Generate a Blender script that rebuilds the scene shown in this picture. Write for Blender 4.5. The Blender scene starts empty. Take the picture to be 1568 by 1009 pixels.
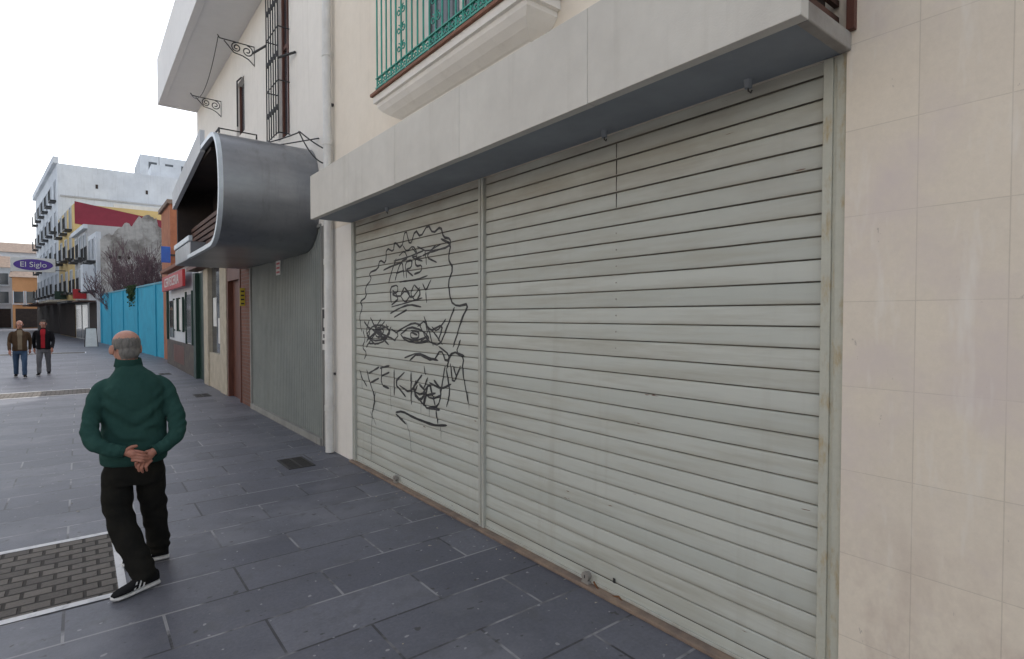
import bpy, bmesh, math, random
from mathutils import Vector, Matrix, noise as mnoise
random.seed(7)
scene=bpy.context.scene
scene.view_settings.view_transform='Standard'
scene.view_settings.look='None'
scene.view_settings.exposure=0
COL=scene.collection
R=math.radians

# ------------------------------------------------------------------ materials
def newmat(name):
    m=bpy.data.materials.new(name); m.use_nodes=True
    nt=m.node_tree; nt.nodes.clear()
    out=nt.nodes.new('ShaderNodeOutputMaterial'); b=nt.nodes.new('ShaderNodeBsdfPrincipled')
    nt.links.new(b.outputs[0],out.inputs[0])
    return m,nt,b
def N(nt,t,**k):
    n=nt.nodes.new(t)
    for a,v in k.items(): setattr(n,a,v)
    return n
def rgba(c): return (c[0],c[1],c[2],1)
def posmap(nt,stretch=(1,1,1),loc=(0,0,0)):
    g=N(nt,'ShaderNodeNewGeometry'); mp=N(nt,'ShaderNodeMapping')
    mp.inputs['Scale'].default_value=stretch; mp.inputs['Location'].default_value=loc
    nt.links.new(g.outputs['Position'],mp.inputs['Vector']); return mp.outputs[0]
def noise(nt,vec,scale,detail=4,rough=.6):
    n=N(nt,'ShaderNodeTexNoise'); n.inputs['Scale'].default_value=scale
    n.inputs['Detail'].default_value=min(detail,4); n.inputs['Roughness'].default_value=rough
    nt.links.new(vec,n.inputs['Vector']); return n.outputs['Fac']
def ramp(nt,fac,a,b,ca=(0,0,0),cb=(1,1,1)):
    r=N(nt,'ShaderNodeValToRGB'); e=r.color_ramp.elements
    e[0].position=a; e[1].position=b; e[0].color=rgba(ca); e[1].color=rgba(cb)
    nt.links.new(fac,r.inputs[0]); return r.outputs[0]
def mix(nt,fac,a,b,mode='MIX'):
    m=N(nt,'ShaderNodeMix',data_type='RGBA',blend_type=mode)
    for i,v in ((0,fac),(6,a),(7,b)):
        if hasattr(v,'links'): nt.links.new(v,m.inputs[i])
        elif i==0: m.inputs[0].default_value=v
        else: m.inputs[i].default_value=rgba(v)
    return m.outputs[2]
def bump(nt,b,h,strength=.3,dist=.01):
    n=N(nt,'ShaderNodeBump'); n.inputs['Strength'].default_value=strength; n.inputs['Distance'].default_value=dist
    nt.links.new(h,n.inputs['Height']); nt.links.new(n.outputs[0],b.inputs['Normal'])
def mul(c,f): return tuple(min(1,x*f) for x in c)
def M(name,c1,c2=None,scale=3,rough=.8,bs=60,bstr=.25,metal=0,stretch=(1,1,1),streak=0,spec=.4,lo=.35,hi=.68,dist=.004,var=.07):
    m,nt,b=newmat(name)
    c2=c2 or mul(c1,.85)
    v=posmap(nt,stretch)
    col=mix(nt,ramp(nt,noise(nt,v,scale,8,.65),lo,hi),c1,c2)
    v0=posmap(nt)
    f2=ramp(nt,noise(nt,v0,scale*6,6,.7),.3,.75,(1-var,)*3,(1+var*.5,)*3)
    col=mix(nt,1.0,col,f2,'MULTIPLY')
    if streak:
        vs=posmap(nt,(9,9,.5))
        s=ramp(nt,noise(nt,vs,1.0,5,.6),.55,.8,(1,1,1),(1-streak,1-streak*1.05,1-streak*1.15))
        col=mix(nt,1.0,col,s,'MULTIPLY')
    nt.links.new(col,b.inputs['Base Color'])
    b.inputs['Roughness'].default_value=rough; b.inputs['Metallic'].default_value=metal
    b.inputs['Specular IOR Level'].default_value=spec
    bump(nt,b,noise(nt,v0,bs,5,.6),bstr,dist)
    return m

m_cream=M('plaster_cream',(.79,.72,.62),(.74,.67,.57),1.2,.9,90,.3,streak=.07,var=.04)
m_white=M('plaster_white',(.80,.77,.72),(.75,.72,.67),1.0,.9,80,.3,streak=.10,var=.04)
m_balc=M('plaster_white_b',(.78,.78,.78),(.74,.74,.74),1.0,.9,80,.15,var=.03)
m_canopy=M('canopy_render',(.64,.62,.57),(.57,.55,.505),1.1,.85,120,.3,streak=.12,var=.05)
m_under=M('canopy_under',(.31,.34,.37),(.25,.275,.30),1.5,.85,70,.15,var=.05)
m_concrete=M('concrete',(.36,.34,.31),(.22,.20,.18),3,.9,60,.5)
m_sill=M('threshold',(.30,.22,.16),(.17,.13,.11),6,.9,60,.6)
m_rail=M('guide_rail',(.44,.45,.41),(.38,.36,.30),4,.55,50,.15,stretch=(4,4,1),lo=.45,hi=.75)
m_railr=M('guide_rail_rusty',(.48,.48,.41),(.40,.32,.19),7,.6,50,.3,stretch=(3,3,1),lo=.52,hi=.72)
m_rust=M('rust',(.20,.09,.04),(.10,.05,.03),30,.9,90,.5)
m_steel=M('stainless',(.34,.355,.38),(.24,.25,.27),1.4,.38,20,.06,metal=.85,stretch=(.5,1,1.6),streak=.25)
m_steelw=M('steel_edge',(.62,.68,.72),(.52,.57,.62),3,.4,30,.05,metal=.3)
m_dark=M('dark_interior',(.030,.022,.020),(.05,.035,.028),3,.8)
m_brownint=M('brown_interior',(.11,.055,.04),(.07,.035,.025),3,.7)
m_black=M('black_iron',(.018,.018,.02),(.03,.03,.03),10,.5)
m_teal=M('teal_paint',(.05,.36,.28),(.04,.28,.22),8,.5)
m_tile=M('terracotta_edge',(.26,.12,.08),(.18,.09,.06),14,.8)
m_pipe=M('pipe_white',(.72,.72,.70),(.62,.61,.58),3,.5,streak=.1)
m_corr=M('corrugated',(.26,.28,.265),(.21,.23,.22),1.5,.6,60,.1,streak=.15)
m_greyp=M('grey_panel',(.30,.30,.28),(.22,.22,.21),2,.7,streak=.2)
m_wood=M('wood_red',(.15,.055,.035),(.08,.03,.022),5,.5,stretch=(6,6,.6))
m_stone=M('stone_cream',(.50,.45,.36),(.38,.34,.27),4,.9)
m_green=M('dark_green',(.015,.045,.032),(.012,.035,.025),6,.4)
m_red=M('red_sign',(.45,.03,.04),(.38,.03,.03),4,.4)
m_blue=M('blue_sign',(.02,.10,.42),(.02,.08,.35),4,.4)
m_turq=M('turquoise_paint',(.04,.38,.55),(.035,.31,.47),1.2,.8,streak=.2)
m_ruin=M('ruined_plaster',(.50,.48,.45),(.24,.22,.20),.8,.95,12,.6,streak=.35,lo=.42,hi=.6,var=.2)
m_fwhite=M('far_white',(.66,.69,.72),(.53,.56,.60),.3,.9,10,.2,streak=.2)
m_fgrey=M('far_grey',(.50,.50,.50),(.38,.38,.38),.5,.9,10,.2,streak=.25)
m_yellow=M('yellow_plaster',(.62,.45,.19),(.54,.40,.18),.6,.9)
m_maroon=M('maroon_plaster',(.25,.035,.055),(.19,.03,.045),.6,.9)
m_orange=M('orange_plaster',(.62,.32,.15),(.54,.27,.12),.6,.9)
m_terr=M('terracotta_brick',(.42,.17,.09),(.30,.12,.07),3,.9,30,.5)
m_roof=M('roof_tiles',(.26,.20,.16),(.16,.12,.10),3,.9,20,.6)
m_paper=M('paper',(.72,.72,.70),(.62,.62,.60),5,.7)
m_ink=M('ink',(.03,.03,.03),(.05,.05,.05),20,.7)
m_spray=M('spray_paint',(.022,.022,.024),(.06,.06,.062),20,.55,lo=.45,hi=.7)
m_purple=M('purple_sign',(.08,.03,.30),(.07,.03,.22),4,.4)
m_yel=M('yellow_sign',(.65,.54,.06),(.55,.46,.05),4,.5)
m_line=M('road_paint',(.72,.72,.73),(.38,.38,.40),8,.7,80,.3,lo=.5,hi=.72)
m_grate=M('cast_iron',(.035,.035,.037),(.06,.055,.05),30,.6)
m_twig=M('twigs',(.17,.11,.12),(.11,.075,.085),5,.9)
m_leaf=M('ivy_leaves',(.05,.09,.03),(.03,.06,.02),5,.8)
m_plinth=M('dark_plinth',(.08,.07,.07),(.14,.12,.1),4)
m_cop=M('coping',(.10,.36,.46),(.2,.3,.35),3)
def glassmat():
    m,nt,b=newmat('window_glass'); v=posmap(nt)
    c=mix(nt,noise(nt,v,1.5,3),(.03,.04,.05),(.07,.08,.09)); nt.links.new(c,b.inputs['Base Color'])
    b.inputs['Roughness'].default_value=.08; b.inputs['Specular IOR Level'].default_value=.8; return m
m_glass=glassmat()

def brickmat(name,uax,vax,w,h,off,c1,c2,mortar,msize,rough=.7,uoff=0,voff=0,extra=None,bstr=.5,bdist=.006,smooth=.1,spec=.4,var=.2):
    m,nt,b=newmat(name)
    g=N(nt,'ShaderNodeNewGeometry'); s=N(nt,'ShaderNodeSeparateXYZ'); nt.links.new(g.outputs['Position'],s.inputs[0])
    cb=N(nt,'ShaderNodeCombineXYZ')
    for ax,o,i in ((uax,uoff,0),(vax,voff,1)):
        ad=N(nt,'ShaderNodeMath',operation='ADD'); ad.inputs[1].default_value=o
        nt.links.new(s.outputs[ax],ad.inputs[0]); nt.links.new(ad.outputs[0],cb.inputs[i])
    br=N(nt,'ShaderNodeTexBrick'); br.offset=off; br.squash=1
    br.inputs['Scale'].default_value=1; br.inputs['Brick Width'].default_value=w; br.inputs['Row Height'].default_value=h
    br.inputs['Mortar Size'].default_value=msize; br.inputs['Mortar Smooth'].default_value=smooth
    br.inputs['Color1'].default_value=rgba(c1); br.inputs['Color2'].default_value=rgba(c2); br.inputs['Mortar'].default_value=rgba(mortar)
    nt.links.new(cb.outputs[0],br.inputs['Vector'])
    col=br.outputs['Color']; v=posmap(nt)
    col=mix(nt,1,col,ramp(nt,noise(nt,v,1.3,8,.7),.3,.75,(1-var,)*3,(1+var*.5,)*3),'MULTIPLY')
    col=mix(nt,1,col,ramp(nt,noise(nt,v,45,6,.75),.3,.75,(1-var,)*3,(1+var*.7,)*3),'MULTIPLY')
    if extra: col=extra(nt,col,v,s,br)
    nt.links.new(col,b.inputs['Base Color']); b.inputs['Roughness'].default_value=rough
    b.inputs['Specular IOR Level'].default_value=spec
    inv=N(nt,'ShaderNodeMath',operation='MULTIPLY_ADD'); inv.inputs[1].default_value=-1; inv.inputs[2].default_value=1
    nt.links.new(br.outputs['Fac'],inv.inputs[0])
    nz=N(nt,'ShaderNodeMath',operation='MULTIPLY_ADD'); nz.inputs[1].default_value=.45
    nt.links.new(noise(nt,v,70,5,.7),nz.inputs[0]); nt.links.new(inv.outputs[0],nz.inputs[2])
    bump(nt,b,nz.outputs[0],bstr,bdist)
    return m
def pav_extra(nt,col,v,s,br):
    st=ramp(nt,noise(nt,posmap(nt,(1,1,1),(5,3,0)),.7,9,.7),.52,.75)
    col=mix(nt,st,col,(.185,.188,.21))
    st=ramp(nt,noise(nt,posmap(nt,(1,1,1),(1,9,4)),5,4,.7),.55,.72)
    col=mix(nt,st,col,(.10,.102,.115))
    sp=ramp(nt,noise(nt,v,14,2,.5),.69,.72)
    col=mix(nt,sp,col,(.06,.06,.062))
    sp=ramp(nt,noise(nt,posmap(nt,(1,1,1),(7,7,7)),22,1,.5),.74,.76)
    col=mix(nt,sp,col,(.28,.28,.29))
    pj=N(nt,'ShaderNodeMath',operation='MULTIPLY'); nt.links.new(br.outputs['Fac'],pj.inputs[0])
    nt.links.new(ramp(nt,noise(nt,posmap(nt,(1,1,1),(2,8,0)),1.9,4,.6),.46,.56),pj.inputs[1])
    return mix(nt,pj.outputs[0],col,(.27,.27,.28))
m_pave=brickmat('paving_slabs',0,1,.92,.42,.5,(.100,.104,.130),(.155,.160,.188),(.048,.048,.054),.008,.52,extra=pav_extra,uoff=.1,spec=.5)
m_cobble=brickmat('cobbles',0,1,.155,.105,.5,(.13,.118,.108),(.20,.18,.16),(.05,.045,.04),.012,.85,bstr=.9,bdist=.012,smooth=.5)
def stone_extra(nt,col,v,s,br):
    mr=N(nt,'ShaderNodeMapRange'); mr.inputs['From Min'].default_value=1.1; mr.inputs['From Max'].default_value=-.1
    nt.links.new(s.outputs[2],mr.inputs['Value'])
    bl=ramp(nt,noise(nt,posmap(nt,(4,4,2.5)),1.6,8,.65),.46,.72)
    mm=N(nt,'ShaderNodeMath',operation='MULTIPLY'); nt.links.new(mr.outputs[0],mm.inputs[0]); nt.links.new(bl,mm.inputs[1])
    col=mix(nt,mm.outputs[0],col,(.42,.32,.28))
    b2=ramp(nt,noise(nt,posmap(nt,(2.5,2.5,2.5),(4,1,7)),1.0,6,.6),.50,.75)
    col=mix(nt,b2,col,(.66,.58,.54))
    # sparse pale paint splashes and small scuffs
    col=mix(nt,ramp(nt,noise(nt,posmap(nt,(1,6,3),(1,3,2)),3.5,4,.7),.70,.73),col,(.50,.44,.38))
    return mix(nt,ramp(nt,noise(nt,posmap(nt,(6,6,1.2),(9,3,2)),1.0,4,.7),.58,.8),col,(.80,.76,.70))
m_clad=brickmat('stone_cladding',1,2,.272,.355,0,(.755,.675,.565),(.72,.645,.545),(.62,.55,.46),.0022,.75,uoff=-.191,voff=-.035,extra=stone_extra,bstr=.25,bdist=.003,smooth=.3,var=.05)
m_brick=brickmat('red_brick',1,2,.24,.07,.5,(.20,.085,.06),(.16,.07,.05),(.17,.13,.11),.008,.85)

def shuttermat(name,rusty):
    m,nt,b=newmat(name)
    g=N(nt,'ShaderNodeNewGeometry'); s=N(nt,'ShaderNodeSeparateXYZ'); nt.links.new(g.outputs['Position'],s.inputs[0])
    d=N(nt,'ShaderNodeMath',operation='DIVIDE'); d.inputs[1].default_value=.1; nt.links.new(s.outputs[2],d.inputs[0])
    fl=N(nt,'ShaderNodeMath',operation='FLOOR'); nt.links.new(d.outputs[0],fl.inputs[0])
    fr=N(nt,'ShaderNodeMath',operation='FRACT'); nt.links.new(d.outputs[0],fr.inputs[0])
    wn=N(nt,'ShaderNodeTexWhiteNoise',noise_dimensions='1D'); nt.links.new(fl.outputs[0],wn.inputs['W'])
    col=mix(nt,wn.outputs['Value'],(.455,.475,.435),(.52,.535,.49))
    v=posmap(nt)
    col=mix(nt,ramp(nt,noise(nt,posmap(nt,(1,.8,10)),1.3,7,.65),.48,.75),col,(.40,.395,.34))
    col=mix(nt,ramp(nt,noise(nt,posmap(nt,(1,5,.35)),1.0,6,.6),.58,.9),col,(.39,.38,.33))
    mr=N(nt,'ShaderNodeMapRange'); mr.inputs['From Min'].default_value=2.0; mr.inputs['From Max'].default_value=2.95
    nt.links.new(s.outputs[2],mr.inputs['Value'])
    bl=ramp(nt,noise(nt,posmap(nt,(1,1.5,5)),1.2,6,.6),.35,.7)
    mm=N(nt,'ShaderNodeMath',operation='MULTIPLY'); nt.links.new(mr.outputs[0],mm.inputs[0]); nt.links.new(bl,mm.inputs[1])
    mm2=N(nt,'ShaderNodeMath',operation='MULTIPLY'); mm2.inputs[1].default_value=rusty; nt.links.new(mm.outputs[0],mm2.inputs[0])
    col=mix(nt,mm2.outputs[0],col,(.25,.205,.16))
    col=mix(nt,ramp(nt,noise(nt,posmap(nt,(1,.6,4)),9,3,.5),.745,.765),col,(.15,.085,.06))
    # slat groove shade painted in as dark lines, with patchy grime above
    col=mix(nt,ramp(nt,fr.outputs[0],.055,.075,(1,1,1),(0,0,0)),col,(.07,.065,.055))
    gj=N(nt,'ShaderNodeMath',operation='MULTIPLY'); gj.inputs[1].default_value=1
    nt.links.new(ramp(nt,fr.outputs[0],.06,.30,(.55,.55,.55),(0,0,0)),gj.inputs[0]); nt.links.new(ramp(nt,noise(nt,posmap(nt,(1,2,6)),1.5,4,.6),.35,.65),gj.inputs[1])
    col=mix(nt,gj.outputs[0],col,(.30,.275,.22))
    nt.links.new(col,b.inputs['Base Color']); b.inputs['Roughness'].default_value=.55; b.inputs['Specular IOR Level'].default_value=.3
    bump(nt,b,noise(nt,v,40,4,.6),.06,.004)
    return m
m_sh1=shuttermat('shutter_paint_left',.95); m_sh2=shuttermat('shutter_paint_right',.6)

# ------------------------------------------------------------------ builders
def empty(name,loc=(0,0,0)):
    e=bpy.data.objects.new(name,None); e.location=loc; e.empty_display_size=.3; COL.objects.link(e); return e
def link(ob,parent=None):
    COL.objects.link(ob)
    if parent is not None:
        ob.parent=parent; ob.matrix_parent_inverse=Matrix.Translation(parent.location).inverted()
    return ob
def mesh(name,verts,faces,mat,parent=None,smooth=False):
    me=bpy.data.meshes.new(name); me.from_pydata([tuple(v) for v in verts],[],faces); me.validate()
    bm=bmesh.new(); bm.from_mesh(me); bmesh.ops.recalc_face_normals(bm,faces=bm.faces); bm.to_mesh(me); bm.free()
    me.materials.append(mat)
    if smooth:
        for p in me.polygons: p.use_smooth=True
    return link(bpy.data.objects.new(name,me),parent)
BF=[(0,1,2,3),(4,7,6,5),(0,4,5,1),(1,5,6,2),(2,6,7,3),(3,7,4,0)]
def boxes(name,lst,mat,parent=None,bevel=0):
    vs=[];fs=[]
    for (x0,x1,y0,y1,z0,z1) in lst:
        o=len(vs)
        vs+=[(x0,y0,z0),(x1,y0,z0),(x1,y1,z0),(x0,y1,z0),(x0,y0,z1),(x1,y0,z1),(x1,y1,z1),(x0,y1,z1)]
        fs+=[tuple(o+i for i in f) for f in BF]
    ob=mesh(name,vs,fs,mat,parent)
    if bevel:
        md=ob.modifiers.new('b','BEVEL'); md.width=bevel; md.segments=2; md.limit_method='ANGLE'
    return ob
def box(name,x0,x1,y0,y1,z0,z1,mat,parent=None,bevel=0): return boxes(name,[(x0,x1,y0,y1,z0,z1)],mat,parent,bevel)
def fboxes(name,p0,p1,lst,mat,parent=None,bevel=0):
    p0=Vector(p0);p1=Vector(p1);t=(p1-p0).normalized();n=Vector((-t.y,t.x))
    vs=[];fs=[]
    for (s0,s1,d0,d1,z0,z1) in lst:
        o=len(vs)
        for z in (z0,z1):
            for s,d in ((s0,d0),(s1,d0),(s1,d1),(s0,d1)):
                q=p0+t*s+n*d; vs.append((q.x,q.y,z))
        fs+=[tuple(o+i for i in f) for f in BF]
    return mesh(name,vs,fs,mat,parent)
def prism(name,pts,z0,z1,mat,parent=None):
    n=len(pts); vs=[(p[0],p[1],z0) for p in pts]+[(p[0],p[1],z1) for p in pts]
    fs=[tuple(range(n)),tuple(range(n,2*n))]+[(i,(i+1)%n,n+(i+1)%n,n+i) for i in range(n)]
    return mesh(name,vs,fs,mat,parent)
def tubes(name,lines,r,mat,parent=None,res=3,cyc=False,radii=None):
    cu=bpy.data.curves.new(name,'CURVE'); cu.dimensions='3D'; cu.bevel_depth=r; cu.bevel_resolution=res; cu.use_fill_caps=True
    for k,l in enumerate(lines):
        s=cu.splines.new('POLY'); s.points.add(len(l)-1); s.use_cyclic_u=cyc
        for i,p in enumerate(l):
            s.points[i].co=(p[0],p[1],p[2],1)
            if radii: s.points[i].radius=radii[k][i]
        s.use_smooth=True
    cu.materials.append(mat)
    return link(bpy.data.objects.new(name,cu),parent)
def spiral(c,ax,r0,r1,a0,turns,n=26):
    out=[]
    for i in range(n):
        t=i/(n-1); a=a0+turns*2*math.pi*t; r=r0+(r1-r0)*t
        out.append(Vector(c)+Vector(ax[0])*math.cos(a)*r+Vector(ax[1])*math.sin(a)*r)
    return out
def text(name,s,size,loc,rot,mat,parent=None,ext=.004,sx=1):
    cu=bpy.data.curves.new(name,'FONT'); cu.body=s; cu.size=size; cu.extrude=ext; cu.align_x='CENTER'; cu.align_y='CENTER'
    cu.materials.append(mat); ob=link(bpy.data.objects.new(name,cu),parent)
    ob.location=loc; ob.rotation_euler=rot; ob.scale=(sx,1,1)
    return ob

X=2.57
# ------------------------------------------------------------------ ground
def sheet(name,x0,x1,y0,y1,z,mat,parent=None,n=1):
    return mesh(name,[(x0,y0,z),(x1,y0,z),(x1,y1,z),(x0,y1,z)],[(0,1,2,3)],mat,parent)
m_ground=M('ground_concrete',(.22,.22,.22),(.16,.16,.16),.3,.9)
sheet('ground',-400,400,-300,600,0,m_ground)
sheet('street_paving',-13,2.75,-12,130,.004,m_pave)
for nm,y0,y1 in (('cobbled_strip',4.27,5.46),('cobbled_strip',15.75,16.8),('cobbled_strip',33,34.2)):
    sheet(nm,-6,.17,y0,y1,.008,m_cobble)
    e=empty('road_marking',(0,y0,0))
    sheet('edge_line',-6,.235,y0-.062,y0,.009,m_line,e); sheet('edge_line',-6,.235,y1,y1+.062,.009,m_line,e)
    sheet('edge_line',.17,.215,y0+.002,y1-.002,.0095,m_line,e)
def grate(x,y,w=.30,l=.50):
    e=empty('drain_grate',(x,y,0))
    boxes('frame',[(x-w/2,x+w/2,y-l/2,y-l/2+.025,.004,.013),(x-w/2,x+w/2,y+l/2-.025,y+l/2,.004,.013),
      (x-w/2,x-w/2+.025,y-l/2+.025,y+l/2-.025,.004,.013),(x+w/2-.025,x+w/2,y-l/2+.025,y+l/2-.025,.004,.013)],m_grate,e)
    box('pit',x-w/2+.02,x+w/2-.02,y-l/2+.02,y+l/2-.02,.004,.006,m_dark,e)
    n=12; L=[]
    for i in range(n):
        yy=y-l/2+.03+(l-.06)*(i+.5)/n; L.append((x-w/2+.025,x+w/2-.025,yy-.009,yy+.009,.006,.012))
    L.append((x-.012,x+.012,y-l/2+.025,y+l/2-.025,.006,.0125))
    boxes('bars',L,m_grate,e)
grate(2.0,6.75); grate(2.1,13.8); grate(2.0,19.6)
rnd=random.Random(11); vs=[];fs=[]
for i in range(150):
    x=rnd.uniform(-3,2.5) if rnd.random()<.4 else 2.53-abs(rnd.gauss(0,.12)); y=rnd.uniform(.8,14); a=rnd.uniform(.005,.013); r=rnd.uniform(0,6.28)
    o=len(vs); c,s=math.cos(r),math.sin(r)
    for k,(u,v) in enumerate(((-1,-.4),(1,-.5),(1.1,.5),(-.9,.4))): vs.append((x+(u*c-v*s)*a,y+(u*s+v*c)*a,.006+.004*(k%2)))
    fs.append((o,o+1,o+2,o+3))
mesh('street_litter',vs,fs,m_stone)

# ------------------------------------------------------------------ shop building (near)
shop=empty('shop_building',(6,2,0))
YL,YM,YR=6.33,3.70,1.03
box('body',2.66,12,-9,7.05,0,10.5,m_cream,shop)
box('upper_wall',X,2.658,.995,7.05,2.86,10.5,m_cream,shop)
box('left_pier',X,2.658,6.42,7.05,.004,2.858,m_white,shop)
box('clad_wall',2.545,2.658,-9,.992,.004,10.5,m_clad,shop)
boxes('threshold_sill',[(X-.05,2.64,.995,6.42,.004,.03)],m_sill,shop,.006)
boxes('window_frame_above',[(2.515,2.543,.955,.985,2.93,4.5)],m_wood,shop)
can=empty('concrete_canopy',(2.3,3.7,3.1))
cx0=2.09
ys=[.97,2.05,3.28,4.28,5.35,6.42]
L=[(cx0,cx0+.06,ys[i]+(.001 if i else 0),ys[i+1]-.001,2.85+random.uniform(-.002,.002),3.34) for i in range(5)]
boxes('fascia',L,m_canopy,can,.003)
box('fascia_core',cx0+.004,cx0+.055,1.0,6.40,2.856,3.334,m_concrete,can)
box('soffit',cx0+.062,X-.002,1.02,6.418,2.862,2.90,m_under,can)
box('top_slab',cx0+.062,X-.002,1.10,6.418,3.29,3.338,m_canopy,can)
box('left_return',cx0+.062,X-.002,6.36,6.417,2.902,3.288,m_canopy,can)
boxes('right_end_beam',[(cx0+.062,X-.03,.972,1.018,2.85,2.925)],m_concrete,can,.006)
box('dark_recess',cx0+.062,X-.002,1.09,1.12,2.902,3.288,m_dark,can)
boxes('recess_bars',[(cx0+.07,X-.01,1.03,1.05,2.99+i*.07,3.015+i*.07) for i in range(4)],m_brownint,can)
for y in (2.31,1.40,5.3):
    e=empty('shutter_hook',(2.5,y,2.8))
    bm=bmesh.new(); bmesh.ops.create_cone(bm,cap_ends=True,segments=14,radius1=.016,radius2=.022,depth=.04,matrix=Matrix.Translation((2.50,y,2.842)))
    me=bpy.data.meshes.new('cap'); bm.to_mesh(me); bm.free(); me.materials.append(m_under); link(bpy.data.objects.new('cap',me),e)
    tubes('hook',[[(2.5,y,2.83),(2.5,y,2.81),(2.505,y-.010,2.80),(2.5,y-.018,2.808)]],.004,m_grate,e)

# roller shutters
PITCH=.1
PR=[(0,0),(.05,0),(.056,.0125),(.12,.0135),(.55,.0135),(.93,.0110),(.985,.007),(1.0,0)]
def prof(z):
    t=(z/PITCH)%1.0
    for i in range(len(PR)-1):
        if PR[i][0]<=t<=PR[i+1][0]:
            a=(t-PR[i][0])/(PR[i+1][0]-PR[i][0]); return PR[i][1]+(PR[i+1][1]-PR[i][1])*a
    return 0
XS=2.60
def wob(y,k): return .0030*mnoise.noise(Vector((y*1.1,k*3.7,1.1)))
def shutter(name,y0,y1,mat):
    e=empty(name,(XS,(y0+y1)/2,0))
    vs=[];fs=[];ny=14
    zs=[]
    k=1
    while k*PITCH<2.86:
        for t,d in PR[:-1]:
            z=(k+t)*PITCH
            if z<2.9: zs.append((z,d,k))
        k+=1
    for z,d,k in zs:
        for j in range(ny+1):
            y=y0+(y1-y0)*j/ny
            vs.append((XS-d-wob(y,k),y,z))
    for i in range(len(zs)-1):
        for j in range(ny):
            a=i*(ny+1)+j; fs.append((a,a+1,a+ny+2,a+ny+1))
    mesh('slats',vs,fs,mat,e)
    boxes('bottom_rail',[(XS-.016,XS+.01,y0,y1,.032,.1)],mat,e,.004)
    boxes('bottom_lip',[(XS-.03,XS-.0165,y0+.01,y1-.01,.032,.05)],m_rail,e,.003)
    return e
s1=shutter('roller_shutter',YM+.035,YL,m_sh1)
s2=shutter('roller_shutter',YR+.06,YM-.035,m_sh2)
def guide(name,y0,y1,mat):
    e=empty(name,(XS,(y0+y1)/2,0)); w=y1-y0
    boxes('channel',[(XS-.042,XS+.02,y0,y0+w*.42,.03,2.858),(XS-.034,XS+.02,y0+w*.42,y0+w*.58,.03,2.857),(XS-.042,XS+.02,y0+w*.58,y1,.03,2.858)],mat,e,.003)
guide('shutter_guide_rail',YM-.035,YM+.035,m_rail)
guide('shutter_guide_rail',YL,YL+.075,m_rail)
guide('shutter_guide_rail',YR-.035,YR+.06,m_railr)
def lock(y):
    e=empty('shutter_lock',(XS-.03,y,.09))
    boxes('plate',[(XS-.022,XS-.0165,y-.06,y+.06,.04,.10)],m_rail,e,.003)
    bm=bmesh.new()
    bmesh.ops.create_cone(bm,cap_ends=True,segments=20,radius1=.030,radius2=.025,depth=.04,matrix=Matrix.Translation((XS-.042,y,.075))@Matrix.Rotation(R(90),4,'Y'))
    bmesh.ops.create_cone(bm,cap_ends=True,segments=16,radius1=.016,radius2=.016,depth=.06,matrix=Matrix.Translation((XS-.045,y,.035))@Matrix.Rotation(R(90),4,'X'))
    me=bpy.data.meshes.new('lock_body'); bm.to_mesh(me); bm.free(); me.materials.append(m_concrete); link(bpy.data.objects.new('lock_body',me),e)
    boxes('keyway',[(XS-.0645,XS-.062,y-.003,y+.003,.065,.085)],m_black,e)
    if y<4:
        tubes('chain',[[(XS-.03,y-.05,.05),(XS-.05,y-.12,.018),(XS-.04,y-.2,.02),(XS-.03,y-.26,.04),(XS-.04,y-.3,.02)]],.006,m_rust,e)
lock(2.50); lock(5.24)
boxes('keyhole_plate',[(XS-.0175,XS-.0165,2.28,2.30,.1,.13)],m_black,s2)
boxes('slat_splice',[(XS-.0165,XS-.0125,2.286,2.290,2.41+i*.1,2.495+i*.1) for i in range(4)],m_dark,s2)
boxes('slat_rivets',[(XS-.0165,XS-.0135,2.284,2.291,1.55+i*.1,1.558+i*.1) for i in range(8)],m_concrete,s2)

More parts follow.
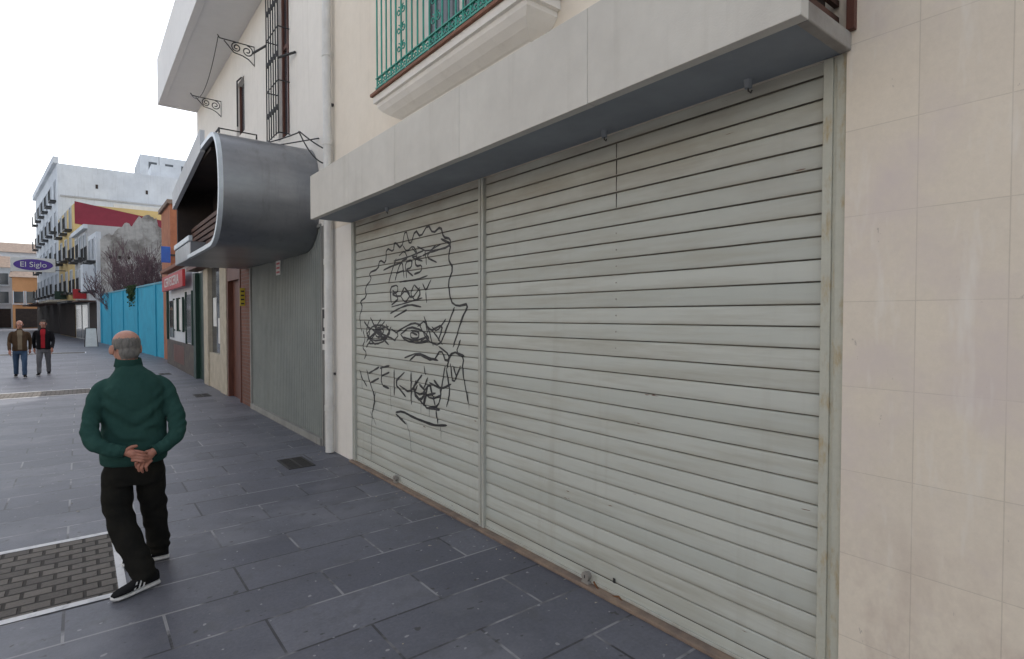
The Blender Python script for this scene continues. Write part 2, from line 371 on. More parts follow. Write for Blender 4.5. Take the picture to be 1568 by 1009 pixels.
# ------------------------------------------------------------------ graffiti (traced marks rectified onto the shutter plane)
def on_shutter(a,b):
    u=(a-784)/850; xx=XS-.01
    y=xx*(.789-.614*u)/(.614+.789*u); zc=.614*xx+.789*y
    return y,1.75+(484-b)/850*zc
strokes=[
 (3.2,[(554,508),(551,484),(556,470),(552,462),(562,455),(560,440),(570,428),(566,418),(580,412),(583,398),(592,404),(593,380),(604,386),(605,370),(616,382),(622,350),(629,378),(637,352),(645,364),(656,344),(664,358),(676,347),(680,364),(691,366),(690,378),(660,386),(648,392)]),
 (3.4,[(676,366),(692,374),(687,396),(695,412),(687,432),(691,462),(701,469),(719,465),(708,488),(700,515),(694,532)]),
 (3,[(706,520),(699,540),(711,548),(708,566),(718,618)]),
 (3,[(556,505),(560,520),(555,532),(562,540),(558,550)]),
 (3,[(697,470),(686,500),(674,530),(655,522),(642,495)]),
 (3,[(596,434),(602,412),(608,396)]),(3,[(588,414),(600,408),(616,402)]),
 (3,[(606,430),(612,408),(617,400),(620,426)]),(2.8,[(607,419),(620,414)]),
 (3,[(624,426),(621,402),(632,398),(631,410),(622,413),(634,423)]),
 (3,[(648,392),(636,397),(638,408),(647,406),(646,416),(635,420)]),(3,[(652,384),(654,406)]),(3,[(668,376),(653,394),(670,402)]),
 (2.6,[(612,392),(620,384),(626,396),(616,400)]),(2.6,[(632,380),(642,392),(630,394),(648,400)]),(2.6,[(640,378),(656,386),(676,374)]),
 (2.6,[(618,376),(624,386),(634,376),(640,388)]),(2.6,[(604,400),(626,394),(650,384)]),
 (3.2,[(600,464),(598,440),(610,436),(610,448),(600,450),(613,456),(600,467)]),
 (3.2,[(620,440),(614,452),(621,464),(630,452),(620,440)]),(3.2,[(635,436),(629,450),(638,462),(646,448),(635,436)]),
 (3,[(648,434),(653,446),(661,428)]),(3,[(653,446),(654,464)]),(2.6,[(602,444),(612,456),(622,444),(632,458),(644,440)]),
 (2.4,[(612,432),(626,430),(640,428),(656,422)]),(2.4,[(600,470),(622,464),(648,456)]),
 (3,[(598,480),(612,472),(628,466),(646,470)]),(3,[(604,486),(624,474)]),
 (3.4,[(562,512),(572,498),(588,498),(600,508),(588,520),(572,522),(562,512)]),(3.2,[(570,492),(592,524)]),(3.4,[(564,520),(580,504),(596,500)]),
 (3.6,[(576,506),(584,506),(586,515),(577,516),(575,508),(584,512)]),(3.2,[(561,532),(574,512),(590,492)]),(3.2,[(568,486),(580,512),(596,528)]),(3,[(563,500),(600,518)]),
 (3.2,[(566,526),(584,526),(598,512),(592,496)]),(3.2,[(572,516),(578,500),(590,506),(580,518)]),(3,[(558,492),(568,506),(562,524)]),
 (3.2,[(566,490),(560,512),(576,528)]),(3,[(584,488),(574,506),(594,516)]),(3,[(570,504),(590,520),(600,500)]),
 (3.2,[(614,512),(628,500),(648,506),(660,520),(642,526),(622,522),(614,512)]),(3.4,[(630,506),(642,508),(642,518),(630,518),(629,508),(640,513)]),
 (3,[(606,510),(618,502),(634,494),(646,498)]),(3,[(652,496),(668,512),(678,528)]),(3,[(650,484),(658,508),(680,496),(672,522)]),(3,[(618,516),(636,522),(656,516)]),
 (3,[(656,500),(664,530)]),(2.8,[(600,504),(612,512),(604,522)]),(2.8,[(640,500),(652,490),(656,512),(644,524)]),(2.8,[(662,500),(670,508),(684,488)]),
 (3,[(620,548),(640,540),(658,548),(672,552)]),(3.2,[(628,552),(640,541),(664,554),(676,534),(684,556),(694,538),(712,545)]),(3,[(672,530),(690,544),(684,566)]),
 (2.8,[(606,522),(598,516)]),(3,[(690,556),(694,590),(706,560)]),(3,[(682,560),(676,600)]),
 (3,[(551,566),(555,580),(562,592)]),(3.6,[(562,566),(566,584),(575,612),(570,632)]),(3.4,[(565,572),(581,562)]),(3.2,[(568,586),(581,579)]),
 (3.6,[(585,560),(584,590),(596,595)]),(3.2,[(584,576),(597,570)]),(3.2,[(582,564),(597,560)]),
 (3.6,[(604,566),(604,606)]),(3.6,[(620,570),(604,586),(622,608)]),
 (3.6,[(630,570),(630,620)]),(3.6,[(647,574),(631,596),(650,622)]),
 (3.8,[(640,590),(634,604),(644,614),(653,600),(642,588)]),(3.6,[(650,620),(657,582),(667,622)]),(3.2,[(652,606),(668,602)]),
 (3.6,[(665,582),(677,598),(671,624),(656,624)]),(3.2,[(658,586),(676,596),(692,588)]),(3.4,[(652,600),(648,624),(674,628)]),(3.4,[(612,590),(628,602),(640,584)]),
 (3.2,[(638,582),(632,598),(646,606),(656,590)]),(3.2,[(656,578),(648,598),(660,612),(676,606)]),
 (3.8,[(606,632),(616,630),(634,640),(660,650),(668,652),(685,652)]),(3.4,[(606,634),(622,650)]),(3.2,[(668,628),(671,650)]),
 (3.2,[(684,566),(690,600),(684,624)]),(3,[(650,560),(652,574)]),(2.8,[(694,560),(700,578)]),
]
drips=[(1.3,[(575,600),(569,640),(568,706)]),(1.2,[(567,630),(576,652)]),(1.1,[(622,646),(628,668),(630,694)]),(1.1,[(675,652),(676,673)]),(1.2,[(553,572),(555,596)]),(1.1,[(598,592),(599,628)]),(1.1,[(658,622),(658,640)]),(1,[(645,618),(645,634)]),(1,[(717,600),(719,628)])]
def smooth_line(P,it=1):
    for _ in range(it):
        Q=[P[0]]
        for a,b in zip(P[:-1],P[1:]):
            Q+= [a.lerp(b,.22),a.lerp(b,.78)]
        Q.append(P[-1]); P=Q
    return P
vs=[];fs=[]
lines=strokes+drips
for li,(w,pts) in enumerate(lines):
    P=smooth_line([Vector(on_shutter(*p)) for p in pts],1)
    Q=[]
    for a,b in zip(P[:-1],P[1:]):
        n=max(1,int((b-a).length/.005))
        for i in range(n): Q.append(a.lerp(b,i/n))
    Q.append(P[-1])
    wid=w*(.0064 if li<len(strokes) else .0056)
    nn=len(Q)
    for i,q in enumerate(Q):
        t=(Q[min(i+3,nn-1)]-Q[max(i-3,0)])
        if t.length<1e-6: t=Vector((1,0))
        t.normalize(); nrm=Vector((-t.y,t.x))
        ww=wid*.5*(1+.45*mnoise.noise(Vector((q.x*9,q.y*9,li))))*(min(1,.4+min(i,nn-1-i)*.12))
        for k in (-1,-.5,0,.5,1):
            c=q+nrm*ww*k
            c.x=min(max(c.x,YM+.04),YL-.01)
            vs.append((XS-max(prof(c.y),prof(c.y+.003),prof(c.y-.003))-wob(c.x,int(c.y/PITCH))-.0012-li*.00002,c.x,c.y))
        if i:
            o=len(vs)-10
            for k in range(4): fs.append((o+k,o+k+1,o+k+6,o+k+5))
g=mesh('graffiti',vs,fs,m_spray)

# ------------------------------------------------------------------ green balcony
bal=empty('balcony',(2.4,4,4))
rings=[(3.862,2.27,2.77,5.10),(3.80,2.27,2.77,5.10),(3.795,2.295,2.80,5.075),(3.76,2.30,2.80,5.07),(3.72,2.33,2.84,5.035),(3.68,2.38,2.89,4.98),(3.645,2.45,2.95,4.92),(3.64,2.47,2.97,4.905),(3.60,2.49,2.99,4.89),(3.56,2.53,3.03,4.85)]
vs=[];fs=[]
for z,xo,a,b in rings:
    vs+=[(xo,a,z),(xo,b,z),(X-.002,b,z),(X-.002,a,z)]
for i in range(len(rings)-1):
    for j in range(4):
        fs.append((i*4+j,i*4+(j+1)%4,i*4+4+(j+1)%4,i*4+4+j))
fs+=[(0,1,2,3),tuple(len(vs)-4+k for k in range(4))]
mesh('moulded_slab',vs,fs,m_white,bal)
box('tile_edge',2.245,X-.003,2.745,5.125,3.864,3.892,m_tile,bal,.004)
lines=[]
xr=2.285
ybars=[2.82+i*(5.04-2.82)/22 for i in range(23)]
for y in ybars: lines.append([(xr,y,3.925),(xr,y,4.90)])
for x in (2.38,2.48): lines.append([(x,5.04,3.925),(x,5.04,4.90)]); lines.append([(x,2.82,3.925),(x,2.82,4.90)])
tubes('bars',lines,.008,m_teal,bal)
boxes('rails',[(xr-.012,xr+.012,2.81,5.055,3.925,3.94),(xr-.012,xr+.012,2.81,5.055,4.02,4.03),(xr-.02,xr+.02,2.80,5.06,4.9,4.93),
   (xr+.012,X,5.03,5.053,3.925,3.94),(xr+.021,X,5.03,5.053,4.9,4.93),(xr+.012,X,2.81,2.833,3.925,3.94),(xr+.021,X,2.81,2.833,4.9,4.93)],m_teal,bal)
boxes('feet',[(xr-.012,xr+.012,y-.012,y+.012,3.892,3.925) for y in ybars[::4]],m_teal,bal)
AX=((0,1,0),(0,0,1)); L=[]
for i in range(22):
    yc=(ybars[i]+ybars[i+1])/2
    L.append(spiral((xr,yc-.018,3.98),AX,.03,.008,math.pi*.5,1.1,14)); L.append(spiral((xr,yc+.018,3.98),AX,.03,.008,math.pi*.5,-1.1,14))
for k in (5,11,17):
    yc=ybars[k]
    for sy in (-1,1):
        for zc in (4.14,4.30,4.46): L.append(spiral((xr,yc+sy*.045,zc),AX,.042,.01,math.pi*.5,1.3*sy,18))
tubes('scrollwork',L,.0055,m_teal,bal,2)
boxes('balcony_door_frame',[(X-.03,X,3.3,3.4,3.9,6.1),(X-.03,X,4.5,4.6,3.9,6.1),(X-.03,X,3.4,4.5,6.0,6.1),(X-.028,X,3.92,3.98,3.9,6.0)],m_white,bal)
box('balcony_door_glass',X-.012,X-.002,3.4,4.5,3.9,6.0,m_glass,bal)

# ------------------------------------------------------------------ drainpipe
dp=empty('drainpipe',(2.5,7.0,3))
tubes('pipe',[[(2.49,6.98,10.4),(2.49,6.98,.25),(2.49,6.98,.02)]],.052,m_pipe,dp,6)
tubes('collars',[[(2.49,6.98,z),(2.49,6.98,z+.07)] for z in (.55,2.4,3.9,5.0)],.059,m_pipe,dp,6)
boxes('clips',[(2.49,2.575,6.96,7.0,z,z+.03) for z in (1.0,4.4,6.0)],m_grate,dp)

# ------------------------------------------------------------------ restaurant building (with metal hood)
rest=empty('restaurant_building',(6,12,0))
box('body',2.70,12,7.06,18.0,0,9.6,m_white,rest)
L=[(X,2.698,7.06,8.82,2.95,9.6),(X,2.698,9.42,11.7,2.95,9.6),(X,2.698,12.4,17.0,2.95,9.6),
   (X,2.698,8.82,9.42,2.95,4.55),(X,2.698,8.82,9.42,7.6,9.6),(X,2.698,11.7,12.4,2.95,5.35),(X,2.698,11.7,12.4,6.4,9.6)]
boxes('front_wall',L,m_white,rest)
box('window_glass_1',2.66,2.67,8.82,9.42,4.55,7.6,m_glass,rest); box('window_glass_2',2.66,2.67,11.7,12.4,5.35,6.4,m_glass,rest)
boxes('window_frames',[(2.63,2.66,8.82,8.88,4.55,7.6),(2.63,2.66,9.36,9.42,4.55,7.6),(2.63,2.66,9.09,9.15,4.55,7.6),(2.64,2.66,8.88,9.36,6.0,6.06),(2.63,2.66,11.7,11.75,5.35,6.4),(2.63,2.66,12.35,12.4,5.35,6.4)],m_wood,rest)
L=[]
for i in range(6):
    y=8.80+i*.128; L.append([(2.40,y,4.50),(2.40,y,7.7)])
for z in (4.52,5.3,6.1,6.9,7.65):
    L.append([(X,8.80,z),(2.40,8.80,z),(2.40,9.44,z),(X,9.44,z)])
for z in (4.9,5.7,6.5,7.3):
    for i in range(5): L.append(spiral((2.40,8.864+i*.128,z),AX,.05,.012,0,1.5,16))
tubes('window_grille',L,.010,m_black,rest,2)
tubes('grille_stays',[[(2.55,8.45,5.62),(2.40,8.78,5.62)],[(2.40,9.46,6.05),(2.3,9.85,6.05)]],.018,m_black,rest,2)
B=empty('cantilever_balcony',(2.1,13,7.8))
boxes('parapet',[(1.67,1.79,9.6,17.05,7.2,8.38),(1.79,X-.002,16.93,17.05,7.2,8.38),(1.79,X-.002,9.6,9.72,7.2,8.38)],m_balc,B,.006)
box('slab',1.792,X-.002,9.722,16.928,7.215,7.40,m_balc,B)
def bracket(y,z):
    e=empty('scroll_bracket',(2.5,y,z)); A=((-1,0,0),(0,0,1))
    L=[[(X,y,z),(2.0,y,z)],[(X,y,z),(X,y,z-.35)],spiral((X-.12,y,z-.11),A,.10,.02,math.pi*.5,1.6,30),spiral((X-.30,y,z-.09),A,.085,.02,math.pi*.5,-1.6,30),
       [(X,y,z-.34),(X-.10,y,z-.25),(X-.2,y,z-.21),(X-.34,y,z-.19),(X-.5,y,z-.02)],[(2.0,y,z),(1.97,y,z+.05)]]
    tubes('iron',L,.010,m_black,e,2)
bracket(10.9,6.62); bracket(13.9,6.55)
c=empty('overhead_cable',(2.2,12,6.4))
def cat(a,b,sag,n=16):
    a=Vector(a);b=Vector(b); return [a.lerp(b,i/n)-Vector((0,0,sag*4*(i/n)*(1-i/n))) for i in range(n+1)]
tubes('cable',[cat((1.98,10.9,6.64),(1.98,13.9,6.57),.45)],.007,m_black,c,2)
tubes('wall_cables',[cat((2.3,7.45,4.15),(2.55,7.06,3.85),.02),cat((2.0,8.4,4.16),(2.3,7.45,4.15),.02),cat((2.3,7.5,4.17),(2.55,7.08,3.7),.12),cat((2.0,8.6,4.14),(2.56,7.5,4.13),.0)],.009,m_black,c,2)
tubes('bent_rod',[[(2.5,11.6,6.3),(2.42,11.6,6.2),(2.42,11.6,5.35)]],.014,m_black,rest,2)

# metal hood : rounded shell, open to the street
hood=empty('metal_hood',(2,8.5,3.3))
prf=[(10.6,4.08),(8.6,4.10),(7.95,4.09),(7.78,4.04),(7.64,3.92),(7.53,3.72),(7.48,3.48),(7.48,3.26),(7.53,3.04),(7.64,2.86),(7.80,2.73),(7.98,2.665),(8.2,2.65),(10.0,2.65)]
P=smooth_line([Vector(p) for p in prf],2)
def shell(name,P,x0,x1,th,mat,parent):
    vs=[];fs=[];n=len(P)
    for i,p in enumerate(P):
        t=(P[min(i+1,n-1)]-P[max(i-1,0)]).normalized(); nr=Vector((-t.y,t.x))
        q=p+nr*th
        for x in (x0,x1):
            vs.append((x,p.x,p.y)); vs.append((x,q.x,q.y))
    for i in range(n-1):
        a=i*4;b=a+4
        fs+=[(a,a+2,b+2,b),(a+1,b+1,b+3,a+3),(a,b,b+1,a+1),(a+2,a+3,b+3,b+2)]
    fs+=[(0,1,3,2),((n-1)*4,(n-1)*4+2,(n-1)*4+3,(n-1)*4+1)]
    ob=mesh(name,vs,fs,mat,parent,True)
    md=ob.modifiers.new('e','EDGE_SPLIT'); md.split_angle=R(40)
    return ob
shell('shell',P,1.40,2.565,.03,m_steel,hood)
shell('front_rim',P,1.345,1.398,.055,m_steelw,hood)
shell('seam',P,2.0,2.006,-.002,m_steel,hood)
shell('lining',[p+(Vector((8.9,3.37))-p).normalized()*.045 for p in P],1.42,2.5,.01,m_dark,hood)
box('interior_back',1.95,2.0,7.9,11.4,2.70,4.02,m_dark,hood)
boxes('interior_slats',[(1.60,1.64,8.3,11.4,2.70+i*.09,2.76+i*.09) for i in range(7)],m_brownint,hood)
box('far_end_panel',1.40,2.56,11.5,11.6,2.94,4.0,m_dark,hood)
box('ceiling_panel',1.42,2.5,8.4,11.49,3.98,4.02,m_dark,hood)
box('lower_box',1.38,2.56,10.0,11.7,2.66,2.93,m_steel,hood,.01)
box('street_edge_rail',1.36,1.42,10.0,11.68,2.932,3.02,m_steelw,hood,.01)
mesh('fascia_sign',[(1.34,8.72,4.02),(1.34,11.62,3.66),(1.34,11.62,3.96),(1.34,8.72,4.32),(1.40,8.72,4.02),(1.40,11.62,3.66),(1.40,11.62,3.96),(1.40,8.72,4.32)],BF,m_fwhite,hood)
tubes('top_rail',[[(1.45,8.0,4.11),(1.45,8.0,4.17),(1.9,8.0,4.17),(1.9,8.0,4.11)],[(1.45,8.0,4.17),(1.45,9.4,4.17)]],.012,m_black,hood,2)

# corrugated shutter
cor=empty('corrugated_shutter',(2.6,9.4,0))
vs=[];fs=[];y=7.45
pts=[]
while y<11.34:
    for dy,d in ((0,0),(.03,0),(.042,.022),(.072,.022)):
        pts.append((y+dy,d))
    y+=.084
for (yy,d) in pts: vs+=[(2.60-d,yy,.10),(2.60-d,yy,2.94)]
for i in range(len(pts)-1): fs.append((2*i,2*i+2,2*i+3,2*i+1))
mesh('panel',vs,fs,m_corr,cor)
boxes('frame',[(2.55,2.63,7.40,7.45,.004,2.95),(2.55,2.63,11.34,11.40,.004,2.95),(2.53,2.66,7.452,11.338,.004,.098),(2.55,2.64,7.452,11.338,2.945,2.99)],m_greyp,cor,.004)
box('grey_pier',2.56,2.69,7.062,7.39,.004,2.948,m_greyp,rest)
ps=empty('wall_poster',(2.55,7.24,1.6))
box('sheet',2.552,2.558,7.06,7.40,1.30,1.86,m_paper,ps)
boxes('print',[(2.549,2.5515,7.14,7.39,1.55,1.84),(2.549,2.5515,7.14,7.36,1.46,1.51),(2.549,2.5515,7.24,7.39,1.38,1.43)],m_ink,ps)
boxes('print_white',[(2.547,2.5488,7.17,7.24,1.62,1.68),(2.547,2.5488,7.28,7.34,1.60,1.72)],m_paper,ps)
ns=empty('notice_sign',(2.56,9.5,2.6))
box('plate',2.562,2.572,9.38,9.62,2.42,2.78,m_paper,ns); boxes('print',[(2.559,2.5615,9.41,9.59,2.45+i*.07,2.48+i*.07) for i in range(4)],m_red,ns)

boxes('brick_pier',[(X-.01,2.698,11.41,12.15,.004,2.948)],m_brick,rest)
boxes('door_jambs',[(X-.03,2.698,12.152,12.25,.004,2.948),(X-.03,2.698,13.3,13.4,.004,2.948),(X-.03,2.698,12.25,13.3,2.5,2.946)],m_wood,rest,.005)
box('door_leaf',2.64,2.69,12.25,13.3,.004,2.5,m_wood,rest)
boxes('stone_piers',[(X-.05,2.698,13.42,14.1,.004,2.948),(X-.05,2.698,15.6,16.19,.004,2.948),(X-.02,2.698,14.1,15.6,.004,.85)],m_stone,rest,.01)
box('shop_glass',2.62,2.64,14.1,15.6,.85,2.95,m_glass,rest)
boxes('shop_posters',[(2.612,2.618,14.3,14.8,1.1,1.7),(2.612,2.618,15.0,15.4,1.5,2.2)],m_paper,rest)
boxes('cornice',[(X-.28,2.568,13.3,17.3,2.952,3.06)],m_wood,rest,.01)
boxes('green_frame',[(X-.03,2.698,16.2,16.35,.004,2.948),(X-.03,2.698,17.6,17.99,.004,2.948)],m_green,rest)
box('green_door',2.64,2.69,16.35,17.6,.004,2.95,m_green,rest)
y_s=empty('yellow_sign',(2.5,11.9,2)); boxes('plate',[(2.47,2.558,11.80,11.815,1.95,2.3)],m_yel,y_s)
boxes('print',[(2.485,2.545,11.797,11.7995,1.98+.08*i,2.01+.08*i) for i in range(4)],m_ink,y_s)

bar=empty('white_bar_building',(6,21,0))
box('body',2.62,8,18.01,24.2,0,3.3,m_fwhite,bar)
boxes('plinth',[(2.56,2.618,18.01,24.2,.004,.9)],m_plinth,bar)
boxes('windows',[(2.59,2.618,18.6,19.7,.95,2.4),(2.59,2.618,22.7,23.7,1.0,2.3)],m_glass,bar)
boxes('signboards',[(2.55,2.60,20.1,20.9,1.3,2.3),(2.55,2.60,21.4,22.2,1.3,2.3)],m_paper,bar,.01)
boxes('frames',[(2.53,2.588,20.05,20.1,1.25,2.35),(2.53,2.588,20.9,20.95,1.25,2.35),(2.53,2.588,21.35,21.4,1.25,2.35),(2.53,2.588,22.2,22.25,1.25,2.35),(2.57,2.617,18.5,18.6,.9,2.5),(2.57,2.617,19.7,19.8,.9,2.5),(2.54,2.617,24.05,24.2,.9,3.1)],m_green,bar)
boxes('roof_edge',[(2.38,8,18.01,24.3,3.302,3.42)],m_tile,bar,.02)
boxes('hatch',[(2.557,2.5595,20.0,22.4,.2,.8)],m_wood,bar)
box('red_signboard',2.36,2.44,18.6,23.6,2.62,3.12,m_red,bar,.01)
text('lettering','CERVECERIA',.42,(2.354,21.1,2.87),(R(90),0,R(-90)),m_paper,bar,.003,1.5)
bs=empty('blue_sign',(2.2,23.5,4)); boxes('plate',[(2.42,2.72,24.33,24.38,3.75,4.35)],m_blue,bs,.01); boxes('arm',[(2.72,3.04,24.34,24.37,4.0,4.08)],m_black,bs)

bh=empty('brick_house',(5,26,0)); prism('body',[(2.75,24.6),(9,24.6),(9,27.4),(2.75,27.4)],0,6.0,m_terr,bh)
boxes('roof',[(2.65,9.1,24.5,27.5,6.002,6.15)],m_roof,bh)
nb=empty('unseen_shade_block',(14,38,0)); box('body',8.6,20,27.6,50,0,14,m_fwhite,nb)  # unseen block, added so its shadow covers the street by the turquoise wall
boxes('windows',[(8.57,8.598,29+i*4,30.2+i*4,2+j*3,3.5+j*3) for i in range(5) for j in range(4)],m_glass,nb)

tw=empty('turquoise_wall',(2,36,0))
p0=(3.0,24.35);p1=(1.1,45.3)
prism('wall',[(3.0,24.35),(3.3,24.35),(1.4,45.3),(1.1,45.3)],0,3.12,m_turq,tw)
fboxes('coping',p0,p1,[(0,21.0,-.34,.04,3.122,3.2)],m_cop,tw)
fboxes('piers',p0,p1,[(i*4.1,i*4.1+.4,.002,.05,.004,3.118) for i in range(6)],m_turq,tw)
rg=empty('ruined_house',(4,46,0))
rr=random.Random(4)
key=[(1.15,6.9),(1.5,7.3),(1.75,7.1),(2.1,7.7),(2.6,8.0),(2.9,7.9),(3.3,8.5),(3.9,8.75),(4.3,8.5),(4.45,7.9),(4.9,7.8),(5.2,7.0),(6.5,6.2)]
out=[(1.15,0)]
for (a,b) in zip(key[:-1],key[1:]):
    for k in range(4):
        t=k/4; out.append((a[0]+(b[0]-a[0])*t,a[1]+(b[1]-a[1])*t+rr.uniform(-.12,.12)))
out+=[(6.5,6.2),(6.5,0)]
n=len(out); vs=[(x,45.8,z) for x,z in out]+[(x,46.3,z) for x,z in out]
fs=[tuple(range(n)),tuple(range(n,2*n))]+[(i,(i+1)%n,n+(i+1)%n,n+i) for i in range(n)]
mesh('gable_wall',vs,fs,m_ruin,rg)
boxes('joist_holes',[(1.6+i*.5,1.75+i*.5,45.77,45.798,5.6,5.8) for i in range(6)],m_dark,rg)
box('rear_wing',1.6,6.4,46.32,50,0,6.0,m_ruin,rg)

def bare_tree(name,base,seed,h):
    rnd=random.Random(seed); e=empty(name,base); L=[];RR=[]
    def grow(p,d,l,r,k):
        pts=[p];rad=[max(r,.16)]
        for i in range(4):
            d=(d+Vector((rnd.uniform(-.2,.2),rnd.uniform(-.2,.2),rnd.uniform(-.02,.18)))).normalized(); p=p+d*l/4; pts.append(p); rad.append(max(.15,r*(1-.12*(i+1))))
        L.append(pts);RR.append(rad)
        if k>0:
            for _ in range(4):
                i=rnd.choice([1,2,3,4]); dd=(d+Vector((rnd.uniform(-.75,.75),rnd.uniform(-.75,.75),rnd.uniform(0,.6)))).normalized()
                grow(pts[i],dd,l*rnd.uniform(.55,.8),rad[i]*.6,k-1)
    for _ in range(4): grow(Vector(base)+Vector((rnd.uniform(-.7,.7),rnd.uniform(-.7,.7),0)),Vector((rnd.uniform(-.35,.35),rnd.uniform(-.35,.35),1)).normalized(),h*.42,1.0,4)
    tubes('limbs',L,.075,m_twig,e,0,radii=RR)
bare_tree('bare_tree',(3.3,36.5,0),3,6.0); bare_tree('bare_tree',(2.8,42.0,0),9,5.8)
rnd=random.Random(5); vs=[];fs=[]
for i in range(900):
    s=rnd.gauss(9.6,.45); y=24.35+s; x=3.0-(s)*.0907
    z=3.28-abs(rnd.gauss(0,.32)) ; x-=rnd.uniform(.03,.12); a=.05
    o=len(vs); d=Vector((rnd.uniform(-1,1),rnd.uniform(-1,1),rnd.uniform(-1,1))).normalized(); q=d.orthogonal().normalized(); w=d.cross(q)
    c0=Vector((x,y,z)); vs+=[c0+q*a,c0+w*a,c0-q*a,c0-w*a]; fs.append((o,o+1,o+2,o+3))
mesh('ivy_plant',vs,fs,m_leaf)

# -------- far street row (right side)
def wins(name,p0,p1,ss,zs,w,h,parent,glass=m_glass,frame=None,balc=False):
    G=[];F=[];Bc=[]
    for s in ss:
        for z in zs:
            G.append((s-w/2,s+w/2,.005,.02,z,z+h))
            F+=[(s-w/2-.1,s-w/2,.003,.07,z-.1,z+h+.1),(s+w/2,s+w/2+.1,.003,.07,z-.1,z+h+.1),(s-w/2,s+w/2,.003,.07,z+h,z+h+.1),(s-w/2,s+w/2,.003,.10,z-.1,z),(s-.03,s+.03,.021,.05,z,z+h)]
            if balc:
                Bc+=[(s-w/2-.2,s+w/2+.2,.003,.5,z-.25,z-.102)]
                Bc+=[(s-w/2-.2,s+w/2+.2,.47,.50,z+.8,z+.84)]
                Bc+=[(s-w/2-.2+k*(w+.4)/10,s-w/2-.175+k*(w+.375)/10,.47,.49,z-.1,z+.8) for k in range(11)]
    fboxes(name+'_glass',p0,p1,G,glass,parent); fboxes(name+'_frames',p0,p1,F,frame or m_fwhite,parent)
    if Bc: fboxes(name+'_balconies',p0,p1,Bc,m_black,parent)
def line(y): return 1.1-(y-45)*.112
def rowb(name,ya,yb,z,mat,depth=8):
    e=empty(name,(3,(ya+yb)/2,0)); a=(line(ya),ya); b=(line(yb),yb)
    prism('body',[a,(a[0]+depth,ya),(b[0]+depth,yb),b],0,z,mat,e); return e,a,b,math.dist(a,b)
e,a,b,l=rowb('grey_townhouse',50.02,57,8.3,m_fgrey,5)
wins('upper',a,b,(1.5,3.6,5.7),(3.7,6.1),.9,1.6,e,balc=True)
fboxes('shopfront',a,b,[(.4,3.0,.004,.03,.1,2.6),(3.6,6.6,.004,.03,.1,2.6)],m_glass,e); fboxes('awning',a,b,[(.2,6.8,.03,1.2,2.7,2.85)],m_black,e); fboxes('cornice',a,b,[(0,l,.003,.25,8.0,8.3)],m_fwhite,e)
fboxes('projecting_sign',a,b,[(.9,.98,.03,.8,3.0,3.7)],m_red,e)
e,a,b,l=rowb('corner_house',46.35,50.0,7.4,m_fwhite,.25)
wins('upper',a,b,(1.0,2.6),(3.6,5.6),.8,1.4,e,balc=True); fboxes('shopfront',a,b,[(.3,3.3,.004,.04,.05,2.7)],m_dark,e); fboxes('bay_window',a,b,[(.4,1.6,.08,.7,3.4,5.2)],m_fwhite,e)
fboxes('awning',a,b,[(.2,3.4,.05,1.0,2.72,2.8)],m_brownint,e)
e,a,b,l=rowb('yellow_apartment_house',57.02,68,10.8,m_yellow,7.5)
wins('upper',a,b,(2,5.2,8.6),(3.8,6.6,9.0),1.1,1.7,e,frame=m_fwhite,balc=True)
fboxes('ground_floor',a,b,[(.1,l-.1,.004,.06,.05,3.0)],m_dark,e); fboxes('awnings',a,b,[(.5,4.5,.07,1.6,2.9,3.05),(5.5,10,.07,1.6,2.9,3.05)],m_stone,e)
fboxes('projecting_sign',a,b,[(4.9,4.98,.07,.9,3.2,3.9)],m_green,e)
mesh('maroon_parapet',[(-.2,57.0,9.2),(6.8,57.0,8.4),(6.8,57.0,9.9),(-.2,57.0,11.0),(-.2,57.3,9.2),(6.8,57.3,8.4),(6.8,57.3,9.9),(-.2,57.3,11.0)],BF,m_maroon,e)
boxes('roof_hut',[(2.5,6.5,60,66,10.81,11.6)],m_fwhite,e)
e,a,b,l=rowb('white_apartment_block',68.02,92,16.2,m_fwhite,10.5)
wins('upper',a,b,(2,6,10,14,18,22),(4,7,10,13),1.2,1.8,e,balc=True)
fboxes('roof_parapet',a,b,[(0,l,-.1,.3,16.2,16.8)],m_fwhite,e)
fboxes('ground_floor',a,b,[(.1,l-.1,.004,.06,.05,3.2)],m_dark,e); fboxes('awnings',a,b,[(1,6,.07,1.6,2.9,3.05),(8,13,.07,1.6,2.9,3.05),(15,21,.07,1.6,2.9,3.05)],m_brownint,e)
boxes('stair_tower',[(6.2,8.9,70,74,16.21,17.8)],m_fwhite,e)
boxes('gable_ledges',[(-1.3,8.7,67.9,68.018,13.1,13.25),(-1.3,8.7,67.93,68.016,11.0,11.1)],m_fgrey,e)
boxes('gable_vents',[(1.4,1.6,67.99,68.018,14.2,14.6),(5.5,5.7,67.99,68.018,14.2,14.6)],m_dark,e)
tubes('antenna',[[(7,71,17.8),(7,71,19.0)],[(1.5,69,16.2),(1.5,69,17.4)]],.02,m_black,e,1)
e=empty('white_rooftop_house',(9,96,0)); box('body',7,14,94,104,0,24.5,m_fwhite,e); boxes('upper_windows',[(8+i*2,9+i*2,93.97,93.998,22.3,23.6) for i in range(3)],m_glass,e)
